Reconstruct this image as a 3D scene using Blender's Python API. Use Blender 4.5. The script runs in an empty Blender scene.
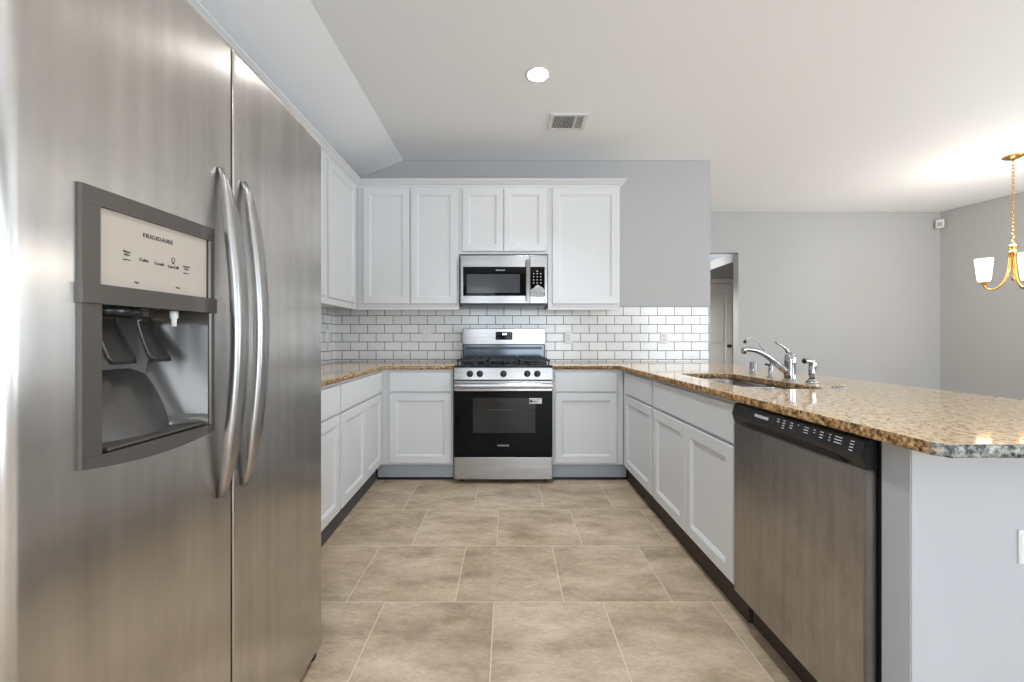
import bpy, bmesh, math, random
from mathutils import Vector, Matrix
random.seed(4)
PI = math.pi
S = bpy.context.scene
COL = S.collection

# ------------------------------------------------------------------ camera
EYE = 1.125
cam_d = bpy.data.cameras.new('camera'); cam = bpy.data.objects.new('camera', cam_d); COL.objects.link(cam)
cam.location = (0, 0, EYE); cam.rotation_euler = (PI / 2, 0, 0)
cam_d.sensor_width = 36; cam_d.lens = 400 / 1024 * 36
cam_d.shift_x = 4.5 / 1024; cam_d.shift_y = -2.5 / 1024
cam_d.clip_start = 0.05
S.camera = cam
# ------------------------------------------------------------------ world, lights, exposure
w = bpy.data.worlds.new('daylight'); S.world = w; w.use_nodes = True
bg = w.node_tree.nodes['Background']; bg.inputs[0].default_value = (0.85, 0.92, 1, 1); bg.inputs[1].default_value = 1.6
S.view_settings.view_transform = 'Standard'; S.view_settings.look = 'None'
S.view_settings.exposure = 0.40; S.view_settings.gamma = 1; S.view_settings.use_curve_mapping = False

def area(name, loc, rot, sx, sy, power, col=(1, 1, 1), shape='RECTANGLE', spread=PI):
    d = bpy.data.lights.new(name, 'AREA'); d.shape = shape; d.size = sx
    if shape in ('RECTANGLE', 'ELLIPSE'): d.size_y = sy
    d.energy = power; d.color = col; d.spread = spread
    o = bpy.data.objects.new(name, d); COL.objects.link(o); o.location = loc; o.rotation_euler = rot
    return o
REAR_Y = -3.6
UPT = .38            # upward tilt of the added fill lights, to brighten the ceiling
FILL_COL = (.815, .915, 1)
# fill lights: first at the reflected rear window, the rest added unseen
area('window_daylight', (-0.68, REAR_Y + .03, 1.65), (PI / 2, 0, 0), .70, 1.5, 14, FILL_COL)
area('window_daylight', (.85, REAR_Y + .03, 1.10), (PI / 2, 0, 0), 1.8, 1.9, 46, FILL_COL)  # added unseen fill light
area('window_daylight', (5.0, REAR_Y + .03, 1.45), (PI / 2 + UPT, 0, 0), 2.2, 1.7, 78, FILL_COL)  # added unseen fill light, tilted up
area('window_daylight', (6.62, 0.9, 1.5), (PI / 2 + UPT, 0, PI / 2 + .218), 2.2, 1.6, 95, FILL_COL)  # added unseen fill light at the right wall, tilted up

# ------------------------------------------------------------------ materials
def rgb(r, g, b):
    f = lambda c: (c / 255 / 12.92) if c / 255 <= .04045 else ((c / 255 + .055) / 1.055) ** 2.4
    return (f(r), f(g), f(b), 1)
def mat(name, col, rough=.5, metal=0, spec=.5, **k):
    m = bpy.data.materials.new(name); m.use_nodes = True
    b = m.node_tree.nodes['Principled BSDF']
    b.inputs['Base Color'].default_value = col if len(col) == 4 else (*col, 1)
    b.inputs['Roughness'].default_value = rough; b.inputs['Metallic'].default_value = metal
    b.inputs['Specular IOR Level'].default_value = spec
    for a, v in k.items(): b.inputs[a.replace('_', ' ')].default_value = v
    return m
def N(m, t, **k):
    n = m.node_tree.nodes.new(t)
    for a, v in k.items(): setattr(n, a, v)
    return n
def L(m, a, b): m.node_tree.links.new(a, b)
def B(m): return m.node_tree.nodes['Principled BSDF']
def coords(m, scale=(1, 1, 1), loc=(0, 0, 0), kind='Object'):
    tc = N(m, 'ShaderNodeTexCoord'); mp = N(m, 'ShaderNodeMapping')
    mp.inputs['Scale'].default_value = scale; mp.inputs['Location'].default_value = loc
    L(m, tc.outputs[kind], mp.inputs[0]); return mp.outputs[0]
def noise(m, vec, scale, detail=4, rough=.6):
    n = N(m, 'ShaderNodeTexNoise'); n.inputs['Scale'].default_value = scale
    n.inputs['Detail'].default_value = detail; n.inputs['Roughness'].default_value = rough
    L(m, vec, n.inputs['Vector']); return n.outputs[0]
def ramp(m, fac, stops):
    r = N(m, 'ShaderNodeValToRGB'); e = r.color_ramp.elements
    while len(e) < len(stops): e.new(.5)
    for i, (p, c) in enumerate(stops): e[i].position = p; e[i].color = c if len(c) == 4 else (*c, 1)
    L(m, fac, r.inputs[0]); return r.outputs[0]
def bump(m, h, strength=.2, dist=.002):
    b = N(m, 'ShaderNodeBump'); b.inputs['Strength'].default_value = strength; b.inputs['Distance'].default_value = dist
    L(m, h, b.inputs['Height']); L(m, b.outputs[0], B(m).inputs['Normal'])
def mixc(m, fac, a, b, mode='MIX'):
    x = N(m, 'ShaderNodeMix', data_type='RGBA', blend_type=mode)
    for s, v in ((0, fac), (6, a), (7, b)):
        if hasattr(v, 'is_linked'): L(m, v, x.inputs[s])
        else: x.inputs[s].default_value = v
    return x.outputs[2]

def paint(name, col, rough=.55, sc=220, st=.12):
    m = mat(name, col, rough, spec=.3); bump(m, noise(m, coords(m), sc, 2), st, .001); return m
M_wall = paint('grey_wall_paint', rgb(182, 182, 181), .7)
M_ceil = paint('ceiling_paint', rgb(249, 250, 252), .8, 90, .25)
M_cab = mat('cabinet_paint', rgb(218, 218, 219), .38, spec=.4)
M_white = mat('white_plastic', rgb(232, 232, 230), .35)
M_trim = mat('white_trim_paint', rgb(226, 226, 226), .4)
M_pony = paint('light_wall_paint', rgb(184, 186, 190), .6)
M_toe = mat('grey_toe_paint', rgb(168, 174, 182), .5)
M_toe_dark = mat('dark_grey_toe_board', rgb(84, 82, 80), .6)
M_toe_shade = mat('shaded_brown_toe_board', rgb(62, 50, 42), .6)  # brown stands in for the shade under the right-hand cabinets
M_black = mat('black_plastic', (.012, .012, .013), .25)
M_blackmat = mat('matte_black', (.006, .006, .006), .7)
M_iron = mat('cast_iron', (.015, .015, .016), .45)
M_glass = mat('black_oven_glass', (.002, .002, .0025), .04, spec=.13)
M_win = mat('tinted_oven_window', (.012, .012, .013), .10, spec=.35)
M_mwin = mat('microwave_window', (.045, .048, .054), .12, spec=.5)
M_grill = mat('dark_grey_plastic', rgb(96, 92, 88), .28, .5)
M_cav = mat('glossy_grey_plastic', rgb(88, 86, 84), .2, .45)
M_disp = mat('beige_control_film', rgb(180, 170, 158), .25)
M_ink = mat('dark_ink', (.04, .04, .045), .5)
M_inkw = mat('white_ink', (.8, .8, .8), .5)
M_chrome = mat('chrome', (.42, .42, .44), .06, 1)
M_brass = mat('polished_brass', rgb(214, 170, 96), .18, 1)
M_sinksteel = mat('sink_steel', (.40, .40, .41), .25, 1)
M_bronze = mat('dark_bronze', (.05, .045, .04), .3, .9)

def steel(name, col, rough, stretch, var=.10, bst=.04, blotch=0.0):
    m = mat(name, col, rough, 1)
    v = coords(m, stretch)
    n = noise(m, v, 60, 3, .6)
    mr = N(m, 'ShaderNodeMapRange'); L(m, n, mr.inputs[0])
    mr.inputs[3].default_value = rough - var / 2; mr.inputs[4].default_value = rough + var / 2
    L(m, mr.outputs[0], B(m).inputs['Roughness'])
    bump(m, n, bst, .0008)
    n2 = noise(m, coords(m, (1.5, 1.5, .9) if stretch[2] < 1 else (.8, .8, 3)), 6, 5, .7)
    c = [x for x in col[:3]]
    lo = tuple(x * (1 - .06 - blotch) for x in c) + (1,); hi = tuple(min(1, x * (1.04)) for x in c) + (1,)
    n3 = noise(m, coords(m, tuple(s * .12 for s in stretch)), 60, 3, .6)
    a = ramp(m, n2, [(.3, lo), (.65, hi)])
    b_ = ramp(m, n3, [(.3, (.84, .84, .84, 1)), (.7, (1, 1, 1, 1))])
    L(m, mixc(m, 1.0, a, b_, 'MULTIPLY'), B(m).inputs['Base Color'])
    return m
M_fridge = steel('brushed_steel_vertical', (.62, .595, .57, 1), .27, (3.2, 3.2, .12), .015, .002, .05)
def aniso(m, a):
    t = N(m, 'ShaderNodeTangent', direction_type='RADIAL', axis='Z'); L(m, t.outputs[0], B(m).inputs['Tangent']); B(m).inputs['Anisotropic'].default_value = a
aniso(M_fridge, .86)
def aniso_x(m, a):
    t = N(m, 'ShaderNodeTangent', direction_type='RADIAL', axis='X'); L(m, t.outputs[0], B(m).inputs['Tangent']); B(m).inputs['Anisotropic'].default_value = a
M_fside = mat('fridge_side_grey', rgb(120, 120, 120), .5, .3)
M_steel = steel('brushed_steel_horizontal', (.38, .372, .368, 1), .24, (.3, .3, 9), .03, .01)
aniso_x(M_steel, .75)
M_dwsteel = steel('smudged_steel', (.47, .445, .42, 1), .33, (7, 7, .4), .14, .05, .16)
M_handle = steel('satin_handle_steel', (.47, .46, .45, 1), .30, (6, 6, .3), .06, .02)

# floor tiles
M_floor = mat('beige_stone_tile', rgb(196, 170, 145), .38, spec=.4)
def _floor(m):
    tc = N(m, 'ShaderNodeTexCoord'); mp = N(m, 'ShaderNodeMapping')
    mp.inputs['Location'].default_value = (.058 + .465 * 20, -1.708 + .463 * 20, 0)
    L(m, tc.outputs['Object'], mp.inputs[0])
    br = N(m, 'ShaderNodeTexBrick'); br.offset = .357; br.offset_frequency = 2; br.squash = 1
    for k, v in (('Scale', 1), ('Mortar Size', .0022), ('Mortar Smooth', .2), ('Bias', 0), ('Brick Width', .465), ('Row Height', .463)):
        br.inputs[k].default_value = v
    br.inputs['Color1'].default_value = (.42, .42, .42, 1); br.inputs['Color2'].default_value = (.58, .58, .58, 1)
    L(m, mp.outputs[0], br.inputs['Vector'])
    # offset the cloud pattern per tile
    rot = N(m, 'ShaderNodeMapping'); rot.inputs['Rotation'].default_value = (0, 0, .6); rot.inputs['Scale'].default_value = (1, 2.2, 1)
    add = N(m, 'ShaderNodeVectorMath', operation='MULTIPLY_ADD'); add.inputs[1].default_value = (30, 17, 9)
    L(m, br.outputs['Color'], add.inputs[0]); L(m, tc.outputs['Object'], add.inputs[2]); L(m, add.outputs[0], rot.inputs[0])
    n1 = noise(m, rot.outputs[0], 3.2, 9, .68); n2 = noise(m, rot.outputs[0], 45, 4, .7)
    c1 = ramp(m, n1, [(.25, rgb(144, 124, 102)), (.5, rgb(194, 172, 147)), (.72, rgb(222, 202, 178))])
    c2 = ramp(m, n2, [(.3, (.80, .79, .77, 1)), (.65, (1, 1, 1, 1))])
    c = mixc(m, 1.0, c1, c2, 'MULTIPLY')
    c = mixc(m, .22, c, br.outputs['Color'], 'OVERLAY')
    c = mixc(m, br.outputs['Fac'], c, rgb(216, 200, 178))
    L(m, c, B(m).inputs['Base Color'])
    inv = N(m, 'ShaderNodeMath', operation='MULTIPLY_ADD'); inv.inputs[1].default_value = -1; 
    L(m, br.outputs['Fac'], inv.inputs[0]); L(m, n1, inv.inputs[2])
    bump(m, inv.outputs[0], .25, .002)
_floor(M_floor)

def tile_mat(name, axis, start, top):
    m = mat(name, rgb(236, 236, 236), .14, spec=.5)
    tc = N(m, 'ShaderNodeTexCoord'); sp = N(m, 'ShaderNodeSeparateXYZ'); cb = N(m, 'ShaderNodeCombineXYZ')
    L(m, tc.outputs['Object'], sp.inputs[0])
    a = N(m, 'ShaderNodeMath', operation='ADD'); a.inputs[1].default_value = -start + 20 * .1602
    b = N(m, 'ShaderNodeMath', operation='ADD'); b.inputs[1].default_value = -top + 40 * .0822
    L(m, sp.outputs[axis], a.inputs[0]); L(m, sp.outputs[2], b.inputs[0]); L(m, a.outputs[0], cb.inputs[0]); L(m, b.outputs[0], cb.inputs[1])
    br = N(m, 'ShaderNodeTexBrick'); br.offset = .5; br.offset_frequency = 2
    for k, v in (('Scale', 1), ('Mortar Size', .0031), ('Mortar Smooth', .15), ('Bias', 0), ('Brick Width', .1602), ('Row Height', .0822)):
        br.inputs[k].default_value = v
    br.inputs['Color1'].default_value = rgb(240, 240, 240); br.inputs['Color2'].default_value = rgb(230, 231, 232); br.inputs['Mortar'].default_value = rgb(84, 84, 86)
    L(m, cb.outputs[0], br.inputs['Vector']); L(m, br.outputs['Color'], B(m).inputs['Base Color'])
    mr = N(m, 'ShaderNodeMapRange'); L(m, br.outputs['Fac'], mr.inputs[0]); mr.inputs[3].default_value = .14; mr.inputs[4].default_value = .8
    L(m, mr.outputs[0], B(m).inputs['Roughness'])
    iv = N(m, 'ShaderNodeMath', operation='SUBTRACT'); iv.inputs[0].default_value = 1; L(m, br.outputs['Fac'], iv.inputs[1])
    bump(m, iv.outputs[0], .5, .002)
    return m
M_tile = tile_mat('white_subway_tile', 0, 1.889, 1.422)
M_tile_left = tile_mat('white_subway_tile_side', 1, 3.765, 1.422)

M_granite = mat('speckled_granite', rgb(205, 170, 120), .07, spec=.6)
def _granite(m):
    v = coords(m)
    big = noise(m, v, 9, 4, .6); med = noise(m, v, 55, 5, .75); sm = noise(m, v, 130, 3, .7)
    c = ramp(m, med, [(.30, rgb(84, 54, 34)), (.40, rgb(170, 124, 78)), (.47, rgb(216, 186, 142)), (.66, rgb(234, 214, 180))])
    st = coords(m, (1, 1, 1))
    vo = N(m, 'ShaderNodeTexVoronoi'); vo.inputs['Scale'].default_value = 75; vo.inputs['Randomness'].default_value = 1
    L(m, st, vo.inputs['Vector'])
    fl = ramp(m, vo.outputs['Distance'], [(.24, (1, 1, 1, 1)), (.36, (0, 0, 0, 1))])
    gate = ramp(m, sm, [(.47, (0, 0, 0, 1)), (.53, (1, 1, 1, 1))])
    f = mixc(m, 1.0, fl, gate, 'MULTIPLY')
    c = mixc(m, f, c, rgb(92, 54, 32))
    g = ramp(m, noise(m, v, 70, 3, .7), [(.45, rgb(120, 122, 120)), (.55, rgb(215, 210, 200))])
    gm = ramp(m, big, [(.62, (0, 0, 0, 1)), (.72, (.4, .4, .4, 1))])
    c = mixc(m, gm, c, g)
    L(m, c, B(m).inputs['Base Color'])
_granite(M_granite)
# darker brown speckle on the slab edge, grey towards its near end
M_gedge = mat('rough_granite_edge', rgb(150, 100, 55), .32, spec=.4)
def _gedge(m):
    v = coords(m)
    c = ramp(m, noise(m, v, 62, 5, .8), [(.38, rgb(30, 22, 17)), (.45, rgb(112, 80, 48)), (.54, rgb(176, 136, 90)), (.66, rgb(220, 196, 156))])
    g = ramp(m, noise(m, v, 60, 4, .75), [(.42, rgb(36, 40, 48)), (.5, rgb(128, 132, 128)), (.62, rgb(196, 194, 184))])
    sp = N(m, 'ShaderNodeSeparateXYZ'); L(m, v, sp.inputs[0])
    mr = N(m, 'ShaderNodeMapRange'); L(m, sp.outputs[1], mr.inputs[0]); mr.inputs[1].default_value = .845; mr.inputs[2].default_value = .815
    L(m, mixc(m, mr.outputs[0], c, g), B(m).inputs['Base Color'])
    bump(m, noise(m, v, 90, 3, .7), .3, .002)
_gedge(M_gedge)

def emis(name, col, st):
    m = mat(name, (.9, .9, .9, 1), .4)
    B(m).inputs['Emission Color'].default_value = (*col, 1); B(m).inputs['Emission Strength'].default_value = st
    return m
M_lamp = emis('lit_lens', (1, .98, .95), 60)
M_bulb = emis('lit_bulb', (1, .84, .62), 12)
M_digit = emis('lit_digits', (.9, .95, 1), 2.5)
M_shade = mat('frosted_glass_shade', (1, .95, .86, 1), .4)
B(M_shade).inputs['Emission Color'].default_value = (1, .84, .62, 1); B(M_shade).inputs['Emission Strength'].default_value = .95

# ------------------------------------------------------------------ mesh helpers
def box(bm, x0, x1, y0, y1, z0, z1, bev=0, seg=2):
    vs = [bm.verts.new(p) for p in [(x0, y0, z0), (x1, y0, z0), (x1, y1, z0), (x0, y1, z0), (x0, y0, z1), (x1, y0, z1), (x1, y1, z1), (x0, y1, z1)]]
    fs = [bm.faces.new([vs[i] for i in f]) for f in [(3, 2, 1, 0), (4, 5, 6, 7), (0, 1, 5, 4), (1, 2, 6, 5), (2, 3, 7, 6), (3, 0, 4, 7)]]
    if bev:
        es = list({e for f in fs for e in f.edges})
        bmesh.ops.bevel(bm, geom=es, offset=bev, segments=seg, affect='EDGES', profile=.5)
    return bm
def BX(*a, **k): return box(bmesh.new(), *a, **k)
def prism(bm, pts, z0, z1, bev=0, axis='z'):
    def P(p, z):
        return {'z': (p[0], p[1], z), 'y': (p[0], z, p[1]), 'x': (z, p[0], p[1])}[axis]
    a = [bm.verts.new(P(p, z0)) for p in pts]; b = [bm.verts.new(P(p, z1)) for p in pts]
    fs = [bm.faces.new(a[::-1]), bm.faces.new(b)]
    n = len(pts)
    for i in range(n): fs.append(bm.faces.new((a[i], a[(i + 1) % n], b[(i + 1) % n], b[i])))
    if bev: bmesh.ops.bevel(bm, geom=list({e for f in fs for e in f.edges}), offset=bev, segments=2, affect='EDGES')
    return bm
def lathe(bm, prof, seg=24, loc=(0, 0, 0), rot=None):
    T = Matrix.Translation(loc) @ (rot.to_4x4() if rot else Matrix())
    rings = []
    for r, z in prof:
        if r < 1e-6: rings.append([bm.verts.new(T @ Vector((0, 0, z)))])
        else: rings.append([bm.verts.new(T @ Vector((r * math.cos(2 * PI * i / seg), r * math.sin(2 * PI * i / seg), z))) for i in range(seg)])
    for a, b in zip(rings, rings[1:]):
        for i in range(seg):
            j = (i + 1) % seg
            if len(a) == 1 and len(b) == 1: continue
            if len(a) == 1: bm.faces.new((a[0], b[i], b[j]))
            elif len(b) == 1: bm.faces.new((a[i], a[j], b[0]))
            else: bm.faces.new((a[i], a[j], b[j], b[i]))
    for f in bm.faces: f.smooth = True
    return bm
def tube(bm, pts, rad, seg=10, cap=True, flat=1.0, up=(0, 0, 1)):
    pts = [Vector(p) for p in pts]; n = len(pts)
    if not hasattr(rad, '__len__'): rad = [rad] * n
    rings = []; prev = None
    for i, p in enumerate(pts):
        t = (pts[min(i + 1, n - 1)] - pts[max(i - 1, 0)]).normalized()
        a = prev if prev is not None else Vector(up)
        u = a - t * a.dot(t)
        if u.length < 1e-4: u = Vector((1, 0, 0)) - t * t.x
        u.normalize(); v = t.cross(u); prev = u
        rings.append([bm.verts.new(p + u * rad[i] * math.cos(2 * PI * k / seg) + v * rad[i] * flat * math.sin(2 * PI * k / seg)) for k in range(seg)])
    for a, b in zip(rings, rings[1:]):
        for k in range(seg):
            f = bm.faces.new((a[k], a[(k + 1) % seg], b[(k + 1) % seg], b[k])); f.smooth = True
    if cap: bm.faces.new(rings[0][::-1]); bm.faces.new(rings[-1])
    return bm
def bez(ps, n=16):
    out = []
    m = len(ps) - 1
    for i in range(n + 1):
        t = i / n; q = [Vector(p) for p in ps]
        while len(q) > 1: q = [q[j].lerp(q[j + 1], t) for j in range(len(q) - 1)]
        out.append(q[0])
    return out
def obj(name, bm, m, parent=None, loc=None, rotz=0, smooth=False, **p):
    bmesh.ops.recalc_face_normals(bm, faces=bm.faces)
    me = bpy.data.meshes.new(name); bm.to_mesh(me); bm.free(); me.materials.append(m)
    if smooth:
        for f in me.polygons: f.use_smooth = True
    o = bpy.data.objects.new(name, me); COL.objects.link(o)
    if loc is not None: o.location = loc
    o.rotation_euler = (0, 0, rotz)
    if parent: o.parent = parent
    for k, v in p.items(): o[k] = v
    return o
def thing(name, label, cat, loc=(0, 0, 0), rotz=0, group=None):
    o = bpy.data.objects.new(name, None); COL.objects.link(o); o.empty_display_size = .05
    o.location = loc; o.rotation_euler = (0, 0, rotz); o['label'] = label; o['category'] = cat
    if group: o['group'] = group
    return o
def tag(o, label, cat, group=None):
    o['label'] = label; o['category'] = cat
    if group: o['group'] = group
    return o
def struct(name, bm, m, parent=None): 
    return obj(name, bm, m, parent, kind='structure')
def text_obj(name, s, size, m, parent, loc, rot, ext=.0004, spacing=1.0, bold=0.0):
    cu = bpy.data.curves.new(name, 'FONT'); cu.body = s; cu.size = size; cu.extrude = ext
    cu.align_x = 'CENTER'; cu.align_y = 'CENTER'; cu.space_character = spacing; cu.offset = bold
    t = bpy.data.objects.new('tmp', cu); COL.objects.link(t); bpy.context.view_layer.update()
    me = bpy.data.meshes.new_from_object(t.evaluated_get(bpy.context.evaluated_depsgraph_get()))
    bpy.data.objects.remove(t); me.materials.clear(); me.materials.append(m)
    o = bpy.data.objects.new(name, me); COL.objects.link(o); o.parent = parent; o.location = loc; o.rotation_euler = rot
    return o
def extrude_outline(name, outers, z0, z1, bev, m):
    cu = bpy.data.curves.new(name, 'CURVE'); cu.dimensions = '2D'; cu.fill_mode = 'BOTH'
    cu.extrude = (z1 - z0) / 2 - bev; cu.bevel_depth = bev; cu.bevel_resolution = 2; cu.offset = -bev
    for pts in outers:
        sp = cu.splines.new('POLY'); sp.points.add(len(pts) - 1); sp.use_cyclic_u = True
        for i, p in enumerate(pts): sp.points[i].co = (p[0], p[1], 0, 1)
    t = bpy.data.objects.new('tmp', cu); COL.objects.link(t); bpy.context.view_layer.update()
    me = bpy.data.meshes.new_from_object(t.evaluated_get(bpy.context.evaluated_depsgraph_get()))
    bpy.data.objects.remove(t); me.materials.clear(); me.materials.append(m)
    me.transform(Matrix.Translation((0, 0, (z0 + z1) / 2)))
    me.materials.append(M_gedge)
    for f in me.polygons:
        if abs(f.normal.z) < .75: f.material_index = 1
    o = bpy.data.objects.new(name, me); COL.objects.link(o); return o
def rloft(bm, rects, cap0=True, cap1=True):
    """rects: list of (x0,x1,z0,z1,y)"""
    R = [[bm.verts.new(p) for p in ((a, y, c), (b, y, c), (b, y, d), (a, y, d))] for a, b, c, d, y in rects]
    for p, q in zip(R, R[1:]):
        for i in range(4): bm.faces.new((p[i], p[(i + 1) % 4], q[(i + 1) % 4], q[i]))
    if cap0: bm.faces.new(R[0][::-1])
    if cap1: bm.faces.new(R[-1])
    return bm
def door_bm(x0, x1, z0, z1, y=0, t=.02, rail=.055):
    b = .003; r = rail; s = .009
    def R(i, yy): return (x0 + i, x1 - i, z0 + i, z1 - i, yy)
    return rloft(bmesh.new(), [R(0, y - .0005), R(0, y - t + b), R(b, y - t), R(r, y - t), R(r + .004, y - t + .004), R(r + s, y - t + .005), R(r + s + .004, y - t + .011)])
def slab_bm(x0, x1, z0, z1, y=0, t=.02):
    b = .003
    def R(i, yy): return (x0 + i, x1 - i, z0 + i, z1 - i, yy)
    return rloft(bmesh.new(), [R(0, y - .0005), R(0, y - t + b), R(b, y - t)])

# ------------------------------------------------------------------ the room
CZ = 2.803
ZC = lambda x: CZ - max(0, (-.98 - x)) * .379
struct('floor', BX(-1.75, 9.0, -3.75, 7.0, -.1, 0), M_floor)
bm = bmesh.new()
prism(bm, [(9.0, CZ), (9.0, CZ + .15), (-1.75, CZ + .15), (-1.75, ZC(-1.75)), (-.98, CZ)], -3.75, 5.45, axis='y')
struct('ceiling', bm, M_ceil)
struct('wall_left', BX(-1.75, -1.63, -3.6, 3.77, 0, 2.553), M_wall)
bm = prism(bmesh.new(), [(-1.75, 0), (1.912, 0), (1.912, CZ - .003), (-.985, CZ - .003), (-1.75, ZC(-1.75) - .003)], 3.77, 3.89, axis='y')
struct('wall_back', bm, M_wall)
struct('wall_return', BX(1.792, 1.912, 3.891, 5.305, 0, CZ - .003), M_wall)
# far wall with the opening to the hall
bm = bmesh.new()
box(bm, 1.70, 2.15, 5.306, 5.426, 0, CZ - .003); box(bm, 3.064, 5.86, 5.306, 5.426, 0, CZ - .003); box(bm, 2.15, 3.064, 5.306, 5.426, 2.266, CZ - .003)
struct('wall_far', bm, M_wall)
# right wall, slightly splayed, with an opening added for the fill light
ang = math.atan2(.163, .737)   # splay
Lr = 9.2
def rw(bm, a, b, z0, z1, d0=0, d1=.12):   # a,b = distance from far corner toward the camera
    ux, uy = math.sin(ang), -math.cos(ang); nx, ny = math.cos(ang), math.sin(ang)
    pts = [(5.737 + ux * s + nx * d, 5.306 + uy * s + ny * d) for s, d in ((a, d0), (b, d0), (b, d1), (a, d1))]
    return prism(bm, pts, z0, z1)
bm = bmesh.new()
rw(bm, .0, 3.35, 0, CZ - .003); rw(bm, 5.65, Lr, 0, CZ - .003); rw(bm, 3.35, 5.65, 0, .65); rw(bm, 3.35, 5.65, 2.35, CZ - .003)
struct('wall_right', bm, M_wall)
# rear wall with three openings, two of them added for their light
bm = bmesh.new()
RY0, RY1 = REAR_Y - .12, REAR_Y
ops = [(-1.05, -.32, .88, 2.43), (-.1, 1.8, .05, 2.2), (3.85, 6.15, .55, 2.35)]
xs = -1.75
for a, b, z0, z1 in ops:
    box(bm, xs, a, RY0, RY1, 0, CZ - .003 if xs > -1.7 else 2.50)
    box(bm, a, b, RY0, RY1, 0, z0); box(bm, a, b, RY0, RY1, z1, CZ - .003 if a > -.9 else 2.73); xs = b
box(bm, xs, 8.2, RY0, RY1, 0, CZ - .003)
struct('wall_rear', bm, M_wall)
for i, (a, b, z0, z1) in enumerate(ops):
    bm = bmesh.new(); f = .05
    box(bm, a, a + f, RY0 + .02, RY1, z0, z1); box(bm, b - f, b, RY0 + .02, RY1, z0, z1)
    box(bm, a + f, b - f, RY0 + .02, RY1, z0, z0 + f); box(bm, a + f, b - f, RY0 + .02, RY1, z1 - f, z1)
    if i == 0:
        for k in range(1, 8): box(bm, a + f, b - f, RY1 - .02, RY1 + .035, z1 - .03 - k * .075, z1 - .01 - k * .075)
    else: box(bm, (a + b) / 2 - .03, (a + b) / 2 + .03, RY0 + .02, RY1, z0 + f, z1 - f)
    struct('window_%d' % (i + 1), bm, M_trim)  # first window read off a reflection, the others added for their light
bm = bmesh.new()
rw(bm, 3.36, 3.41, .66, 2.34, .0, .08); rw(bm, 5.59, 5.64, .66, 2.34, .0, .08); rw(bm, 4.47, 4.53, .71, 2.29, 0, .08); rw(bm, 3.41, 5.59, .66, .71, 0, .08); rw(bm, 3.41, 5.59, 2.29, 2.34, 0, .08)
struct('window_4', bm, M_trim)  # unseen window added around the right-hand fill light
# the hall beyond the opening
struct('wall_hall', BX(1.70, 5.0, 6.80, 6.92, 0, 3.2), M_wall)
struct('wall_hall_right', BX(4.3, 4.42, 5.43, 6.79, 0, 3.0), M_wall)
struct('wall_hall_left', BX(1.70, 1.82, 5.43, 6.79, 0, 3.2), M_wall)
bm = prism(bmesh.new(), [(1.83, 1.72), (4.28, 2.61), (4.28, 2.73), (1.83, 1.84)], 5.44, 6.79, axis='y')
struct('ceiling_hall', bm, M_ceil)
hall = area('hall_fill', (2.45, 5.9, 1.85), (0, 0, 0), .3, .3, 16, (1, .98, .95), 'DISK')  # unseen fill light added to brighten the hall
hl = thing('hall_fill_lamp', 'unseen round frosted lamp added to light the hall', 'fill lamp', (2.45, 5.9, 1.90))
obj('base', lathe(bmesh.new(), [(0, .06), (.15, .06), (.16, .02), (.15, 0), (0, 0)]), M_white, hl)
obj('lens', lathe(bmesh.new(), [(.14, -.001), (.12, -.02), (0, -.03)]), M_shade, hl)
# hall door
dr = obj('door_1', door_bm(3.19, 3.785, .01, 2.045, y=6.775, t=.035, rail=.1), M_trim, kind='structure')
def arch_panel(x0, x1, z0, z1, rise):
    bm = bmesh.new(); pts = [(x0, z0), (x1, z0), (x1, z1)]
    for i in range(1, 12):
        t = i / 12; pts.append((x1 + (x0 - x1) * t, z1 + rise * math.sin(PI * t)))
    pts.append((x0, z1)); prism(bm, pts, 6.733, 6.755, .004, axis='y'); return bm
dr2 = obj('door_panel', arch_panel(3.33, 3.645, 1.06, 1.72, .10), M_trim, dr)
dr3 = obj('door_panel', arch_panel(3.33, 3.645, .22, .88, .001), M_trim, dr)
R90x = Matrix.Rotation(PI / 2, 3, 'X')
obj('door_knob', lathe(bmesh.new(), [(.0, 0), (.028, 0), (.028, .006), (.011, .01), (.011, .03), (.026, .042), (.026, .055), (.015, .064), (0, .066)], 20, (3.725, 6.738, 1.0), R90x), M_bronze, dr, label='dark bronze knob')
bm = bmesh.new()
box(bm, 3.10, 3.18, 6.76, 6.80 - .001, 0, 2.13, .004); box(bm, 3.79, 3.865, 6.76, 6.799, 0, 2.13, .004); box(bm, 3.10, 3.865, 6.755, 6.799, 2.055, 2.135, .004)
struct('trim_1', bm, M_trim)

# backsplash tile
bm = BX(-1.629, 1.889, 3.760, 3.7695, .912, 1.422, .001, 1)
struct('backsplash_back', bm, M_tile)
struct('backsplash_left', BX(-1.6295, -1.620, 1.45, 3.7595, .912, 1.422), M_tile_left)
# peninsula wall
bm = bmesh.new()
prism(bm, [(.917, .909), (1.66, .909), (1.66, 3.75), (1.54, 3.75), (1.54, .982), (.917, .982)], 0, .880, .002)
pw = struct('wall_peninsula', bm, M_pony)

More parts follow.
